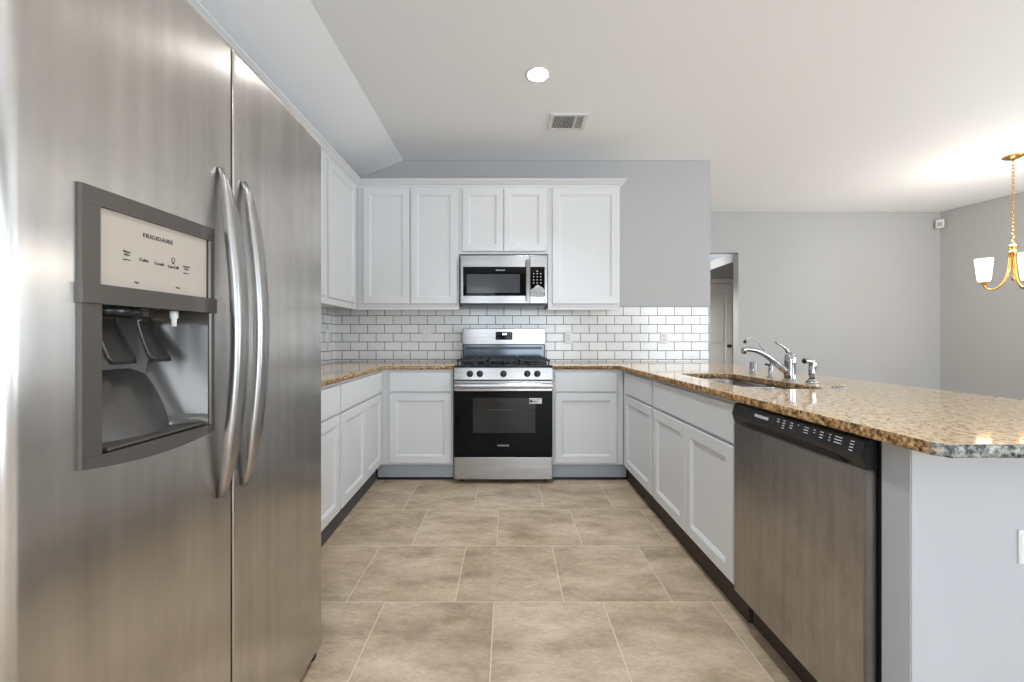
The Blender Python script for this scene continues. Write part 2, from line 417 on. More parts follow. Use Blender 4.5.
# ------------------------------------------------------------------ base cabinets
FB, CT = .128, .880
def base_cab(label, loc, rotz, width, depth, units, drawers=True, brown=False, toe_rec=.035, body_x0=0, ext=(0, 0), open_top=False, group='base cabinets'):
    """local x along the front, y into the cabinet; units: list of (x0,x1) doors ; drawers: list of (x0,x1)"""
    t = thing('base_cabinet', label, 'cabinet', loc, rotz, group)
    bm = bmesh.new()
    if open_top:
        box(bm, 0, width, 0, depth, FB, .68); box(bm, 0, width, 0, .09, .68, CT); box(bm, 0, width, .49, depth, .68, CT)
        box(bm, 0, .018, .09, .49, .68, CT); box(bm, .805, width, .09, .49, .68, CT)
    else: box(bm, body_x0, width, 0, depth, FB, CT, .0015, 1)
    obj('body', bm, M_cab, t)
    bm = BX(body_x0 - ext[0], width + ext[1], toe_rec, depth, .002, FB - .001)
    obj('toe_kick', bm, {True: M_toe_shade, False: M_toe, 'dark': M_toe_dark}[brown], t)
    if not brown:
        q = bmesh.new(); box(q, body_x0 - ext[0], width + ext[1], toe_rec - .012, toe_rec - .0005, .002, .018, .003)
        obj('molding_gap_strip', q, M_black, t, label='dark strip for the shaded gap under the molding')  # black strip stands in for the shaded gap beneath the molding
        q = bmesh.new(); box(q, body_x0 - ext[0], width + ext[1], toe_rec - .009, toe_rec - .0005, .019, .034, .004)
        obj('molding_gap_strip', q, M_toe, t)
    for a, b in units: obj('door', door_bm(a, b, .145, .693), M_cab, t)
    for a, b in drawers: obj('drawer_front', slab_bm(a, b, .707, .862), M_cab, t)
    return t
YF = 3.162
base_cab('grey base cabinet with one drawer left of the range', (-1.004, YF, 0), 0, .574, .595, [(.075, .5625)], [(.075, .5625)], ext=(.032, 0))
base_cab('grey base cabinet with one drawer right of the range', (.3535, YF, 0), 0, .562, .595, [(.02, .507)], [(.02, .507)], ext=(0, .034))
sk = math.atan(.0388)
def leftrow(Y): return (-1.005 + .0388 * (YF - Y), Y, 0)
c = 1 / math.cos(sk)
lr = PI / 2 + sk
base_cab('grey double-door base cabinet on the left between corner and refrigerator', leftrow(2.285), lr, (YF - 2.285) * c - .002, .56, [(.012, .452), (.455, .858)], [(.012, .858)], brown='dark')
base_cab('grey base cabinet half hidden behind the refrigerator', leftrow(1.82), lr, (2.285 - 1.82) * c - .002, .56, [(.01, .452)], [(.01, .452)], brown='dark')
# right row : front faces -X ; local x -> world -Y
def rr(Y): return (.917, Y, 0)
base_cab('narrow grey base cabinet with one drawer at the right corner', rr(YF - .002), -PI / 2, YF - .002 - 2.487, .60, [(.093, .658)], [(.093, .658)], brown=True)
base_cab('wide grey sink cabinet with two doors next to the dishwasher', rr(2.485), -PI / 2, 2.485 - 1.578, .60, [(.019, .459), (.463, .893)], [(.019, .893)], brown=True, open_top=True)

# ------------------------------------------------------------------ countertops
ZT0, ZT1 = .882, .911
def fx(Y): return leftrow(Y)[0] + .035
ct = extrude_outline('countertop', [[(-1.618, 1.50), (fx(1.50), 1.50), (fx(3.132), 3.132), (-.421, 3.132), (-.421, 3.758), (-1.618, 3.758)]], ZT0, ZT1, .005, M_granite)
tag(ct, 'speckled granite countertop in the left corner beside the refrigerator', 'countertop')
sk_o = [(1.045, 1.70), (1.365, 1.70), (1.365, 2.45), (1.045, 2.45)]
def rnd(pts, r, n=6):
    out = []; m = len(pts)
    for i in range(m):
        p = Vector(pts[i]); a = (Vector(pts[i - 1]) - p).normalized(); b = (Vector(pts[(i + 1) % m]) - p).normalized()
        for k in range(n + 1):
            t = k / n; q = (p + a * r) * (1 - t) ** 2 + p * 2 * t * (1 - t) + (p + b * r) * t * t; out.append((q.x, q.y))
    return out
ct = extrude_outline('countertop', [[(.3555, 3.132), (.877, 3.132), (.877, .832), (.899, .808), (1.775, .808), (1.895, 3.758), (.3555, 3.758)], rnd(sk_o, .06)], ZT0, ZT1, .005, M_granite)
tag(ct, 'speckled granite countertop of the peninsula with the sink cut into it', 'countertop')

# sink
sink = thing('kitchen_sink', 'stainless undermount double bowl sink in the peninsula counter', 'sink', (1.205, 2.075, .70))
def bowl(y0, y1, dep):
    bm = bmesh.new(); x0, x1 = -.172, .172; rings = []
    for ins, z in ((0, 0), (.004, -.01), (.008, -dep + .03), (.03, -dep), (.09, -dep - .004)):
        pts = rnd([(x0 + ins, y0 + ins), (x1 - ins, y0 + ins), (x1 - ins, y1 - ins), (x0 + ins, y1 - ins)], .055, 5)
        rings.append([bm.verts.new((p[0], p[1], z + .177)) for p in pts])
    for a, b in zip(rings, rings[1:]):
        for i in range(len(a)): bm.faces.new((a[i], a[(i + 1) % len(a)], b[(i + 1) % len(b)], b[i]))
    bm.faces.new(rings[-1]); return bm
o = obj('bowl', bowl(-.385, -.02, .17), M_sinksteel, sink, smooth=True)
o = obj('bowl', bowl(.005, .385, .17), M_sinksteel, sink, smooth=True)
obj('divider', BX(-.165, .165, -.021, .006, .13, .170, .003), M_sinksteel, sink)
for yy in (-.2, .2): obj('drain', lathe(bmesh.new(), [(0, .0045), (.03, .0045), (.042, .008), (.045, .004)], 20, (0, yy, 0)), M_chrome, sink)

# faucet set
def lever_faucet(p):
    t = thing('kitchen_faucet', 'chrome single lever faucet with long spout reaching over the sink', 'faucet', p)
    obj('base', lathe(bmesh.new(), [(0, 0), (.034, 0), (.034, .004), (.027, .010), (.026, .012)], 24), M_chrome, t)
    obj('body', lathe(bmesh.new(), [(.026, .011), (.0255, .085), (.027, .105), (.024, .125), (.015, .142), (0, .150)], 24), M_chrome, t)
    pts = bez([(-.018, 0, .045), (-.09, .0, .11), (-.15, 0, .165), (-.225, 0, .158)], 18)
    obj('spout', tube(bmesh.new(), pts, [.0165 - .0055 * i / 18 for i in range(19)], 12), M_chrome, t)
    obj('nozzle', lathe(bmesh.new(), [(0, .168), (.012, .168), (.0135, .16), (.0135, .138), (.010, .136), (0, .136)], 16, (-.232, 0, 0)), M_chrome, t)
    lv = bez([(-.006, 0, .138), (-.02, 0, .172), (-.045, 0, .175), (-.072, 0, .197)], 12)
    obj('lever', tube(bmesh.new(), lv, [.010, .0095, .009, .0085, .0078, .007, .0065, .006, .006, .006, .0062, .0066, .006], 10), M_chrome, t)
lever_faucet((1.433, 2.03, ZT1))
t = thing('filter_faucet', 'thin gooseneck water filter faucet behind the large faucet', 'faucet', (1.458, 2.217, ZT1))
obj('base', lathe(bmesh.new(), [(0, 0), (.019, 0), (.019, .004), (.013, .008), (.0125, .055), (.009, .068), (0, .072)], 20), M_chrome, t)
obj('spout', tube(bmesh.new(), [(0, 0, .07), (0, 0, .085)] + bez([(0, 0, .09), (-.03, 0, .14), (-.07, 0, .20), (-.075, 0, .225), (-.125, 0, .232), (-.14, 0, .200)], 20), .0036, 8), M_chrome, t)
obj('tip', lathe(bmesh.new(), [(0, -.008), (.0075, -.008), (.0085, 0), (.006, .010), (0, .012)], 12, (-.142, 0, .195)), M_black, t, label='black spout tip')
obj('lever', tube(bmesh.new(), [(.0, 0, .066), (-.015, -.003, .068), (-.034, -.006, .072)], [.006, .0055, .005], 8), M_black, t, label='dark lever')
t = tag(obj('air_gap', lathe(bmesh.new(), [(0, 0), (.026, 0), (.026, .004), (.0225, .007), (.0225, .064), (.019, .070), (0, .072)], 24), M_chrome, loc=(1.50, 2.44, ZT1)), 'short chrome air gap cylinder at the far end of the sink', 'air gap')
t = thing('side_sprayer', 'chrome pull-out side sprayer nearest the dishwasher end', 'sprayer', (1.454, 1.911, ZT1))
obj('holder', lathe(bmesh.new(), [(0, 0), (.027, 0), (.025, .008), (.016, .018), (.015, .022)], 20), M_chrome, t)
obj('handle', tube(bmesh.new(), [(0, 0, .018), (0, 0, .05), (.003, 0, .075)] + bez([(.004, 0, .085), (.004, 0, .108), (-.015, 0, .110), (-.036, 0, .106)], 10), [.012, .014, .0155, .0155, .0155, .0155, .015, .0145, .014, .014, .0135, .013, .013, .0135], 12), M_chrome, t)
obj('spray_head', lathe(bmesh.new(), [(0, 0), (.011, 0), (.0115, .003), (.010, .006), (0, .006)], 16, (-.0355, 0, .106), Matrix.Rotation(-PI / 2 - .2, 3, 'Y')), M_black, t, label='dark spray nozzle face')
tag(obj('hole_cover', lathe(bmesh.new(), [(0, .007), (.012, .0075), (.024, .004), (.03, 0), (0, 0)], 24), M_chrome, loc=(1.442, 1.74, ZT1)), 'flat round chrome cover lying on the granite near the sprayer', 'cover')

# ------------------------------------------------------------------ wall cabinets
UF, UT, UB = 3.44, 2.432, 1.373
def wall_cab(label, loc, rotz, width, depth, z0, z1, doors, dz0=None, dz1=2.411):
    t = thing('wall_cabinet', label, 'cabinet', (loc[0], loc[1], z0), rotz, 'wall cabinets')
    bm = bmesh.new(); box(bm, 0, width, 0, depth, .006, z1 - z0, .0015, 1)
    # open rail below the bottom panel
    obj('body', bm, M_cab, t)
    r = bmesh.new(); box(r, 0, width, 0, .018, -.012, .0055, .001, 1); obj('bottom_rail', r, M_cab, t)
    for a, b in doors: obj('door', door_bm(a, b, dz0 - z0, dz1 - z0), M_cab, t)
    return t
UD = .328
wall_cab('grey two-door wall cabinet in the corner left of the microwave', (-1.293, UF, 0), 0, .877, UD, UB + .012, UT, [(.058, .453), (.4655, .8605)], 1.4216)
wall_cab('short grey two-door wall cabinet above the microwave', (-.4155, UF, 0), 0, .7625, UD, 1.862, UT, [(.030, .3765), (.3855, .7405)], 1.873)
wall_cab('tall grey single-door wall cabinet right of the microwave', (.3475, UF, 0), 0, .6175, UD, UB + .012, UT, [(.038, .602)], 1.4216)
UX = -1.294
wall_cab('grey single-door wall cabinet on the left wall beside the corner', (UX, 2.83, 0), PI / 2, UF - 2.83 - .001, UD, UB + .012, UT, [(.035, .54)], 1.4216)
wall_cab('grey wall cabinet on the left wall hidden behind the refrigerator edge', (UX, 1.99, 0), PI / 2, .839, UD, UB + .012, UT, [(.02, .415), (.422, .82)], 1.4216)
wall_cab('grey cabinet above the refrigerator under the crown molding', (UX, .35, 0), PI / 2, 1.639, UD, 1.88, UT, [(.02, .81), (.83, 1.62)], 1.90)

# crown molding swept along the cabinet tops
prof = [(0.0, 2.424), (-.004, 2.430), (-.007, 2.440), (-.018, 2.446), (-.034, 2.462), (-.044, 2.470), (-.050, 2.474), (-.050, 2.482), (0.004, 2.482), (0.004, 2.434)]
prof = [(o, z) for o, z in prof]
path = [((UX, .35), (1, 0)), ((UX, UF), (1, -1)), ((.965, UF), (1, -1)), ((.965, 3.765), (1, 0))]
bm = bmesh.new(); rings = []
for (px, py), (dx, dy) in path:
    rings.append([bm.verts.new((px - o * dx, py - o * dy if dy else py, z)) for o, z in prof])
for a, b in zip(rings, rings[1:]):
    for i in range(len(prof)): bm.faces.new((a[i], a[(i + 1) % len(prof)], b[(i + 1) % len(prof)], b[i]))
bm.faces.new(rings[0]); bm.faces.new(rings[-1][::-1])
cr = obj('crown_molding', bm, M_cab); tag(cr, 'grey crown molding running along the tops of the wall cabinets', 'molding')

# ------------------------------------------------------------------ range
def make_range():
    t = thing('kitchen_range', 'stainless steel gas range with black glass oven door', 'range', (-.033, 3.09, 0))
    W = .381
    obj('body', BX(-W + .004, W - .004, .045, .60, .03, .905, .003), M_fside, t)
    for sx in (-.33, .33):
        for sy in (.09, .55): obj('foot', lathe(bmesh.new(), [(0, .001), (.02, .001), (.018, .03), (0, .03)], 12, (sx, sy, 0)), M_black, t)
    obj('storage_drawer', BX(-W, W, 0, .044, .034, .208, .006), M_steel, t)
    # oven door
    dr = obj('oven_door', BX(-W, W, .0, .043, .214, .716, .004), M_glass, t)
    obj('glass_window', rloft(bmesh.new(), [(-.235, .250, .395, .668, -.0015), (-.233, .248, .397, .666, -.0022)]), M_win, dr)
    rk = bmesh.new()
    for z in (.575, .578, .640, .643): tube(rk, [(-.232, -.004, z), (.247, -.004, z)], .0018, 6)
    obj('rack_bar', rk, M_grill, dr)
    text_obj('lettering', 'FRIGIDAIRE', .016, M_inkw, dr, (0, -.001, .298), (PI / 2, 0, 0), spacing=1.1)
    s = obj('sticker', BX(.202, .298, -.0035, -.0008, .622, .664, .0005, 1), M_white, dr, label='white paper sticker')
    lt = bmesh.new()
    for k in range(3): box(lt, .232, .290 - .012 * k, -.0042, -.0036, .652 - k * .011, .655 - k * .011)
    box(lt, .207, .224, -.0042, -.0036, .630, .655)
    obj('printing', lt, M_ink, s)
    # steel header of the door with the wide handle
    hd = obj('door_header', BX(-W, W, -.004, .043, .7165, .800, .006), M_steel, dr)
    for sx in (-.34, .34): obj('handle_bracket', BX(sx - .014, sx + .014, -.042, -.004, .748, .776, .004), M_steel, dr)
    obj('handle', prism(bmesh.new(), [(-.045, .742), (-.052, .75), (-.054, .762), (-.052, .775), (-.045, .783), (-.036, .78), (-.034, .762), (-.036, .745)], -W + .006, W - .006, .001, axis='x'), M_steel, dr)
    # control panel, sloping
    cp = obj('control_panel', prism(bmesh.new(), [(-.002, .808), (.044, .808), (.044, .903), (.022, .903), (.012, .897)], -W, W, .002, axis='x'), M_steel, t)
    rot = Matrix.Rotation(PI / 2 - .15, 3, 'X')
    for kx in (-.258, -.181, .002, .186, .264):
        k = obj('knob', lathe(bmesh.new(), [(0, 0), (.0255, 0), (.0255, .006), (.0215, .012), (.0195, .030), (.017, .034), (0, .034)], 24, (kx, .0045, .852), rot), M_black, t)
        g = bmesh.new(); box(g, kx - .0045, kx + .0045, -.037, -.0285, .838, .877, .002); obj('grip', g, M_black, k)
    # cooktop
    ck = prism(bmesh.new(), [(.006, .9055), (.012, .914), (.03, .918), (.595, .918), (.595, .9055)], -W, W, .001, axis='x')
    obj('cooktop', ck, M_chromeblack, t)
    for bx_, by_, br_ in ((-.24, .16, .045), (-.24, .44, .038), (.24, .16, .048), (.24, .44, .036), (0, .30, .042)):
        obj('burner', lathe(bmesh.new(), [(0, .9185), (br_ + .012, .9185), (br_ + .008, .924), (br_, .926), (br_, .934), (br_ - .006, .938), (0, .938)], 24, (bx_, by_, 0)), M_iron, t)
    for cx in (-.247, 0, .247):
        g = bmesh.new(); hw = .120; z0, z1 = .944, .957
        for yy in (.045, .555): box(g, cx - hw, cx + hw, yy, yy + .014, z0, z1, .003)
        for xx in (cx - hw, cx + hw - .014): box(g, xx, xx + .014, .045, .569, z0, z1, .003)
        box(g, cx - .006, cx + .006, .045, .569, z0 + .002, z1 + .002, .002)
        for yy in (.17, .30, .43): box(g, cx - hw, cx + hw, yy - .006, yy + .006, z0 + .002, z1 + .001, .002)
        for xx in (cx - hw + .004, cx + hw - .016):
            for yy in (.05, .30, .555): box(g, xx, xx + .012, yy, yy + .012, .9185, .95, .002)
        obj('grate', g, M_iron, t)
    # backguard
    bgd = obj('backguard', BX(-.378, .378, .57, .605, 1.070, 1.219, .005), M_steel, t)
    obj('backguard_vent', BX(-.370, .370, .585, .605, .9185, 1.070, .002), M_backblue, t, label='dark glossy panel below the steel')
    sl = bmesh.new(); box(sl, -.35, .35, .573, .5845, 1.026, 1.048, .003); obj('vent_slot', sl, M_black, t)
    for sx in (-1, 1): obj('side_bracket', BX(min(sx * .378, sx * .371), max(sx * .378, sx * .371), .57, .605, .9185, 1.0695), M_black, t)
    dp = obj('clock_display', BX(-.076, .078, .5665, .571, 1.113, 1.185, .001), M_glass, bgd)
    text_obj('digits', '8:00', .022, M_digit, dp, (.005, .566, 1.164), (PI / 2, 0, 0), bold=.0006)
    for ix in (-.055, -.035, .042, .060):
        for iz in (1.130, 1.160): obj('button_mark', BX(ix - .006, ix + .006, .566, .5664, iz, iz + .003), M_grill, dp)
M_darksteel = mat('dark_polished_steel', (.26, .24, .22), .18, 1)
M_chromeblack = mat('black_cooktop_enamel', (.03, .035, .042), .10, .6)
M_backblue = mat('dark_steel_back_panel', (.075, .085, .10), .12, .8)
make_range()

# ------------------------------------------------------------------ microwave
def make_micro():
    t = thing('microwave_oven', 'stainless over-the-range microwave with black glass door', 'microwave', (-.03, 3.38, 1.421))
    W = .368
    obj('body', BX(-W - .003, W + .003, .031, .385, -.004, .408, .003), M_fside, t)
    obj('bottom_grille', BX(-W + .01, W - .01, .02, .33, -.022, -.0045, .003), M_black, t)
    door = obj('door', BX(-W, .218, 0, .030, 0, .408, .003), M_steel, t)
    obj('glass_frame', BX(-.345, .195, -.003, 0, .064, .310, .001, 1), M_glass, door)
    obj('glass_window', BX(-.3145, .135, -.0045, -.003, .089, .247, .0005, 1), M_mwin, door)
    text_obj('lettering', 'FRIGIDAIRE', .014, M_inkw, door, (-.03, -.0032, .280), (PI / 2, 0, 0), spacing=1.1)
    h = prism(bmesh.new(), [(.182, -.020), (.182, -.040), (.188, -.048), (.216, -.048), (.222, -.040), (.222, -.020)], .018, .362, .002)
    obj('handle', h, M_darksteel, door)
    for z in (.03, .33): obj('handle_bracket', BX(.190, .214, -.021, -.0002, z, z + .022, .002), M_handle, door)
    side = obj('control_side', BX(.2205, W, 0, .030, 0, .408, .003), M_steel, t)
    cp = obj('control_panel', BX(.224, .345, -.003, 0, .064, .310, .001, 1), M_glass, side)
    for c_, r in [(c_, r) for r in range(4) for c_ in range(3)] + [(1, 3.8)]:
        obj('button_mark', BX(.246 + c_ * .030, .256 + c_ * .030, -.0036, -.0031, .170 + r * .026, .176 + r * .026), M_inkw, cp)
    # crumpled white sheet in front of the panel
    bm = bmesh.new(); random.seed(8); nx_, nz_ = 8, 6
    pts = [[None] * (nz_ + 1) for _ in range(nx_ + 1)]
    for i in range(nx_ + 1):
        for j in range(nz_ + 1):
            u = i / nx_; v = j / nz_
            top = .098 - abs(u - .55) * .085
            pts[i][j] = bm.verts.new((.222 + u * .118 + random.uniform(-.004, .004), -.012 + random.uniform(-.007, .006), .060 + v * top + random.uniform(-.004, .004)))
    for i in range(nx_):
        for j in range(nz_): bm.faces.new((pts[i][j], pts[i + 1][j], pts[i + 1][j + 1], pts[i][j + 1]))
    bmesh.ops.solidify(bm, geom=list(bm.faces), thickness=.0008)
    obj('white_sheet', bm, M_white, cp, label='crumpled white sheet')
make_micro()

# ------------------------------------------------------------------ dishwasher
def make_dw():
    # local frame: x along front (world -Y), y into cabinet (world +X)
    t = thing('dishwasher', 'smudged stainless dishwasher with black control strip under the peninsula', 'dishwasher', (.917, 1.568, 0), -PI / 2)
    W = .575
    obj('tub', BX(.006, W + .003, .006, .60, .10, .872, .002), M_blackmat, t)
    obj('toe_panel', BX(.0, W + .008, .045, .07, .004, .099, .002), M_toe_shade, t)
    bm = bmesh.new()
    prism(bm, [(0, -.030), (W, -.030), (W, .002), (0, .002)], .140, .797, .004)
    dr = obj('door', bm, M_dwsteel, t)
    # control strip: upper face leaning, pocket grip below
    cs = obj('control_panel', prism(bmesh.new(), [(.002, .798), (-.026, .798), (-.031, .812), (-.038, .832), (-.028, .868), (-.020, .874), (.002, .874)], .0, W, .001, axis='x'), M_black, dr)
    bm = bmesh.new(); pts = []
    n = 14
    for i in range(n + 1):
        u = i / n; pts.append((.05 + u * (W - .10), .800 + .022 * math.sin(PI * u) ** .5))
    prism(bm, [(.05, .7985)] + pts + [(W - .05, .7985)], -.0335, -.0300, axis='y')
    obj('grip_recess', bm, M_blackmat, cs)
    tilt = math.atan2(.010, .036)
    def on(x, z):
        k = (z - .832) / .036; return (x, -.0386 + .010 * k, z)
    rt = (PI / 2 - tilt, 0, 0)
    text_obj('lettering', 'FRIGIDAIRE', .0135, M_inkw, cs, on(.175, .851), rt, spacing=1.1, bold=.0003)
    random.seed(3)
    xs_ = [(.262, 2, .012), (.290, 4, .014), (.325, 3, .016), (.352, 1, .008), (.385, 3, .020), (.415, 2, .005), (.445, 3, .018), (.470, 3, .004), (.500, 3, .026), (.545, 4, .018)]
    for x, k, wd in xs_:
        bm = bmesh.new()
        for r in range(k):
            z = .860 - r * .0075; p = on(x, z)
            for q in range(max(1, int(wd / .006))):
                xx = x - wd / 2 + q * .006
                box(bm, xx, xx + .0042, p[1] - .0006, p[1] + .0008, z, z + .0022)
        obj('button_mark', bm, M_inkw, cs)
make_dw()

# ------------------------------------------------------------------ refrigerator
FX = -.667; Y0, Y1, YG = .530, 1.440, .949
def bulge(y):
    u = (y - (Y0 + Y1) / 2) / ((Y1 - Y0) / 2); return .014 * (1 - u * u)
def door_panel(ya, yb, z0, z1, hole=None, ra=.016, rb=.004):
    """front skin follows the bulge; ra / rb edge radius at ya / yb"""
    bm = bmesh.new()
    def prof_(ys):
        out = []
        for y in ys:
            x = FX + bulge(y)
            if ra and y < ya + ra: k = 1 - (y - ya) / ra; x -= ra * (1 - math.sqrt(max(0, 1 - k * k)))
            if rb and y > yb - rb: k = 1 - (yb - y) / rb; x -= rb * (1 - math.sqrt(max(0, 1 - k * k)))
            out.append((x, y))
        return out
    ys = [ya + ra * (1 - math.cos(PI / 2 * i / 8)) for i in range(8)] + [ya + ra + (yb - rb - ya - ra) * i / 24 for i in range(24)] + [yb - rb * math.cos(PI / 2 * i / 6) + 0 for i in range(7)]
    if hole: ys = sorted(ys + [hole[0], hole[1]])
    zs = [z0, z0 + .006, z0 + .012, z0 + .03, z1 - .03, z1 - .012, z1 - .006, z1]
    if hole: zs = zs[:4] + [hole[2] - .02, hole[2], hole[3], hole[3] + .02] + zs[4:]
    P = prof_(ys); G = []
    for z in zs:
        ins = .005 if z in (z0, z1) else 0
        G.append([bm.verts.new((x - ins, y, z)) for x, y in P])
    back = FX - .065
    for j in range(len(zs) - 1):
        for i in range(len(ys) - 1):
            if hole and hole[0] - 1e-6 <= ys[i] and ys[i + 1] <= hole[1] + 1e-6 and zs[j] >= hole[2] - 1e-6 and zs[j + 1] <= hole[3] + 1e-6: continue
            f = bm.faces.new((G[j][i], G[j][i + 1], G[j + 1][i + 1], G[j + 1][i])); f.smooth = True
    Bk = [[bm.verts.new((back, y, z)) for y in (ys[0], ys[-1])] for z in (zs[0], zs[-1])]
    bm.faces.new([v for v in G[0]] + [Bk[0][1], Bk[0][0]]); bm.faces.new([v for v in G[-1]] + [Bk[1][1], Bk[1][0]])
    bm.faces.new([g[0] for g in G] + [Bk[1][0], Bk[0][0]]); bm.faces.new([g[-1] for g in G] + [Bk[1][1], Bk[0][1]])
    return bm
def make_fridge():
    t = thing('refrigerator', 'large stainless side-by-side refrigerator with water dispenser', 'refrigerator', (0, 0, 0))
    ZB, ZTp = .032, 1.82
    obj('body', BX(-1.50, FX - .075, Y0 + .003, Y1 - .003, .031, 1.80, .006), M_fside, t)
    obj('kick_grille', BX(FX - .11, FX - .05, Y0 + .01, Y1 - .01, .004, .0295, .002), M_black, t)
    for yy in (Y0 + .05, Y1 - .035):
        obj('roller_foot', lathe(bmesh.new(), [(0, .001), (.022, .001), (.022, .014), (.012, .018), (.012, .031), (0, .031)], 16, (FX - .03, yy, 0)), M_black, t)
    H = (.618, .886, .925, 1.355)
    fd = obj('freezer_door', door_panel(Y0, YG - .003, ZB, ZTp, H), M_fridge, t)
    rd = obj('refrigerator_door', door_panel(YG + .004, Y1, ZB, ZTp, None, .004, .012), M_fridge, t)
    # handles: curved straps
    for par, yy, fl in ((fd, .906, 1), (rd, .985, 1)):
        bm = bmesh.new(); n = 28; rings = []
        xb = FX + bulge(yy)
        for i in range(n + 1):
            u = i / n; z = .765 + .745 * u; s = math.sin(PI * u)
            out = .0052 + .042 * s ** .8
            wy = .0075 + .0130 * min(1, s * 1.9); th = .0055 + .0065 * min(1, s * 2.5)
            cx = xb + out; ring = []
            for k in range(12):
                a = 2 * PI * k / 12; ca, sa = math.cos(a), math.sin(a)
                ring.append(bm.verts.new((cx + th * math.copysign(abs(ca) ** .45, ca), yy + wy * math.copysign(abs(sa) ** .6, sa), z)))
            rings.append(ring)
        for a, b in zip(rings, rings[1:]):
            for k in range(12):
                f = bm.faces.new((a[k], a[(k + 1) % 12], b[(k + 1) % 12], b[k])); f.smooth = True
        bm.faces.new(rings[0][::-1]); bm.faces.new(rings[-1])
        obj('handle', bm, M_handle, par)
    # dispenser ------------------------------------------------
    dy0, dy1 = .613, .886
    def fxs(y): return FX + bulge(y)
    def curved_frame(ya, yb, za, zb, out, inn, holes=None, n=14, bowb=0.0):
        """slab following the door curve between ya..yb, za..zb from depth inn to out"""
        bm = bmesh.new(); cols = []
        for i in range(-1, n + 2):
            y = ya if i < 0 else yb if i > n else ya + .003 + (yb - ya - .006) * i / n; u = 2 * (y - ya) / (yb - ya) - 1
            zl = za - bowb * (1 - u * u)
            e = .003 if i in (-1, n + 1) else 0
            cols.append([bm.verts.new((fxs(y) + inn, y, zl)), bm.verts.new((fxs(y) + out - e, y, zl)), bm.verts.new((fxs(y) + out - e, y, zb)), bm.verts.new((fxs(y) + inn, y, zb))])
        for a, b in zip(cols, cols[1:]):
            for k in range(4): bm.faces.new((a[k], a[(k + 1) % 4], b[(k + 1) % 4], b[k]))
        bm.faces.new(cols[0]); bm.faces.new(cols[-1][::-1]); return bm
    def add(dst, src):
        me = bpy.data.meshes.new('m'); src.to_mesh(me); src.free(); dst.from_mesh(me); bpy.data.meshes.remove(me)
    ds = obj('dispenser', curved_frame(dy0, dy1, 1.338, 1.366, .007, -.004), M_grill, t)
    bz = bmesh.new()
    add(bz, curved_frame(dy0, .6455, 1.2125, 1.3378, .007, -.004, n=4)); add(bz, curved_frame(.8690, dy1, 1.2125, 1.3378, .007, -.004, n=4))
    add(bz, curved_frame(dy0, .648, .938, 1.180, .007, -.004, n=4)); add(bz, curved_frame(.871, dy1, .938, 1.180, .007, -.004, n=4))
    add(bz, curved_frame(dy0, dy1, .922, .9378, .007, -.004, bowb=.012))
    obj('bezel', bz, M_grill, ds)
    obj('middle_band', curved_frame(dy0 - .002, dy1 + .002, 1.1805, 1.212, .011, -.004), M_grill, ds)
    pn = obj('control_display', curved_frame(.6457, .8688, 1.2127, 1.3376, .002, -.004), M_disp, ds, label='pale control film')
    # lettering faces +X
    def lab(nm, s, size, y, z, bold=0.0, sp=1.0):
        slope = -2 * .014 * ((y - (Y0 + Y1) / 2) / ((Y1 - Y0) / 2)) / ((Y1 - Y0) / 2)
        text_obj(nm, s, size, M_ink, pn, (fxs(y) + .0026, y, z), (PI / 2, 0, PI / 2 - math.atan(slope)), spacing=sp, bold=bold)
    lab('lettering', 'FRIGIDAIRE', .0108, .750, 1.311, 0, 1.15)
    lab('lettering', 'Water\nFilter', .0050, .690, 1.272)
    lab('lettering', 'Cube', .0080, .721, 1.266)
    lab('lettering', 'Crush', .0080, .7514, 1.265)
    lab('lettering', 'On•Off', .0080, .782, 1.264)
    lab('lettering', 'Control\nLock', .0050, .8125, 1.268)
    lab('lettering', 'hold 3 sec', .0032, .690, 1.261); lab('lettering', 'hold 3 sec', .0032, .8125, 1.257)
    lab('lettering', 'Filter', .0042, .708, 1.2238); lab('lettering', 'Reset', .0042, .7927, 1.2255)
    bm = bmesh.new(); y = .782
    tube(bm, [(fxs(y) + .0024, y + .0038 * math.cos(a), 1.278 + .0045 * math.sin(a)) for a in [PI * 2 * i / 16 for i in range(17)]], .0006, 6)
    box(bm, fxs(y) + .0018, fxs(y) + .0028, y - .002, y + .002, 1.2705, 1.2730)
    obj('lamp_symbol', bm, M_ink, pn)
    # cavity
    cv = bmesh.new()
    ya, yb, za, zb, dp = .649, .870, .939, 1.1795, .115
    xo = lambda yy: fxs(yy) + .002
    n = 12; rows = []
    # back shell: half-ellipse in plan, closing in toward the bottom scoop
    for j in range(9):
        v = j / 8; z = za + (zb - za) * v
        d = dp * (.55 + .45 * min(1, v * 1.6) ** .8)
        row = []
        for i in range(n + 1):
            u = 2 * i / n - 1; y = (ya + yb) / 2 + (yb - ya) / 2 * u
            row.append(cv.verts.new((xo(y) - d * (1 - abs(u) ** 3.2), y, z)))
        rows.append(row)
    for a, b in zip(rows, rows[1:]):
        for i in range(n):
            f = cv.faces.new((a[i], a[i + 1], b[i + 1], b[i])); f.smooth = True
    cv.faces.new(rows[0]); cv.faces.new(rows[-1])
    obj('cavity', cv, M_cav, ds)
    # scoop hump on the back wall
    hp = bmesh.new(); rows = []
    for j in range(11):
        v = j / 10; z = .945 + .122 * v
        half = .098 * math.sqrt(max(0, 1 - (v * .93) ** 2.4)) + .012
        row = []
        for i in range(13):
            u = 2 * i / 12 - 1; y = .758 + half * u
            x = FX - .072 + .050 * (1 - v) ** .7 * (1 - u * u) ** .8 + .012 * (1 - u * u) - .012 * v
            row.append(hp.verts.new((x, y, z)))
        rows.append(row)
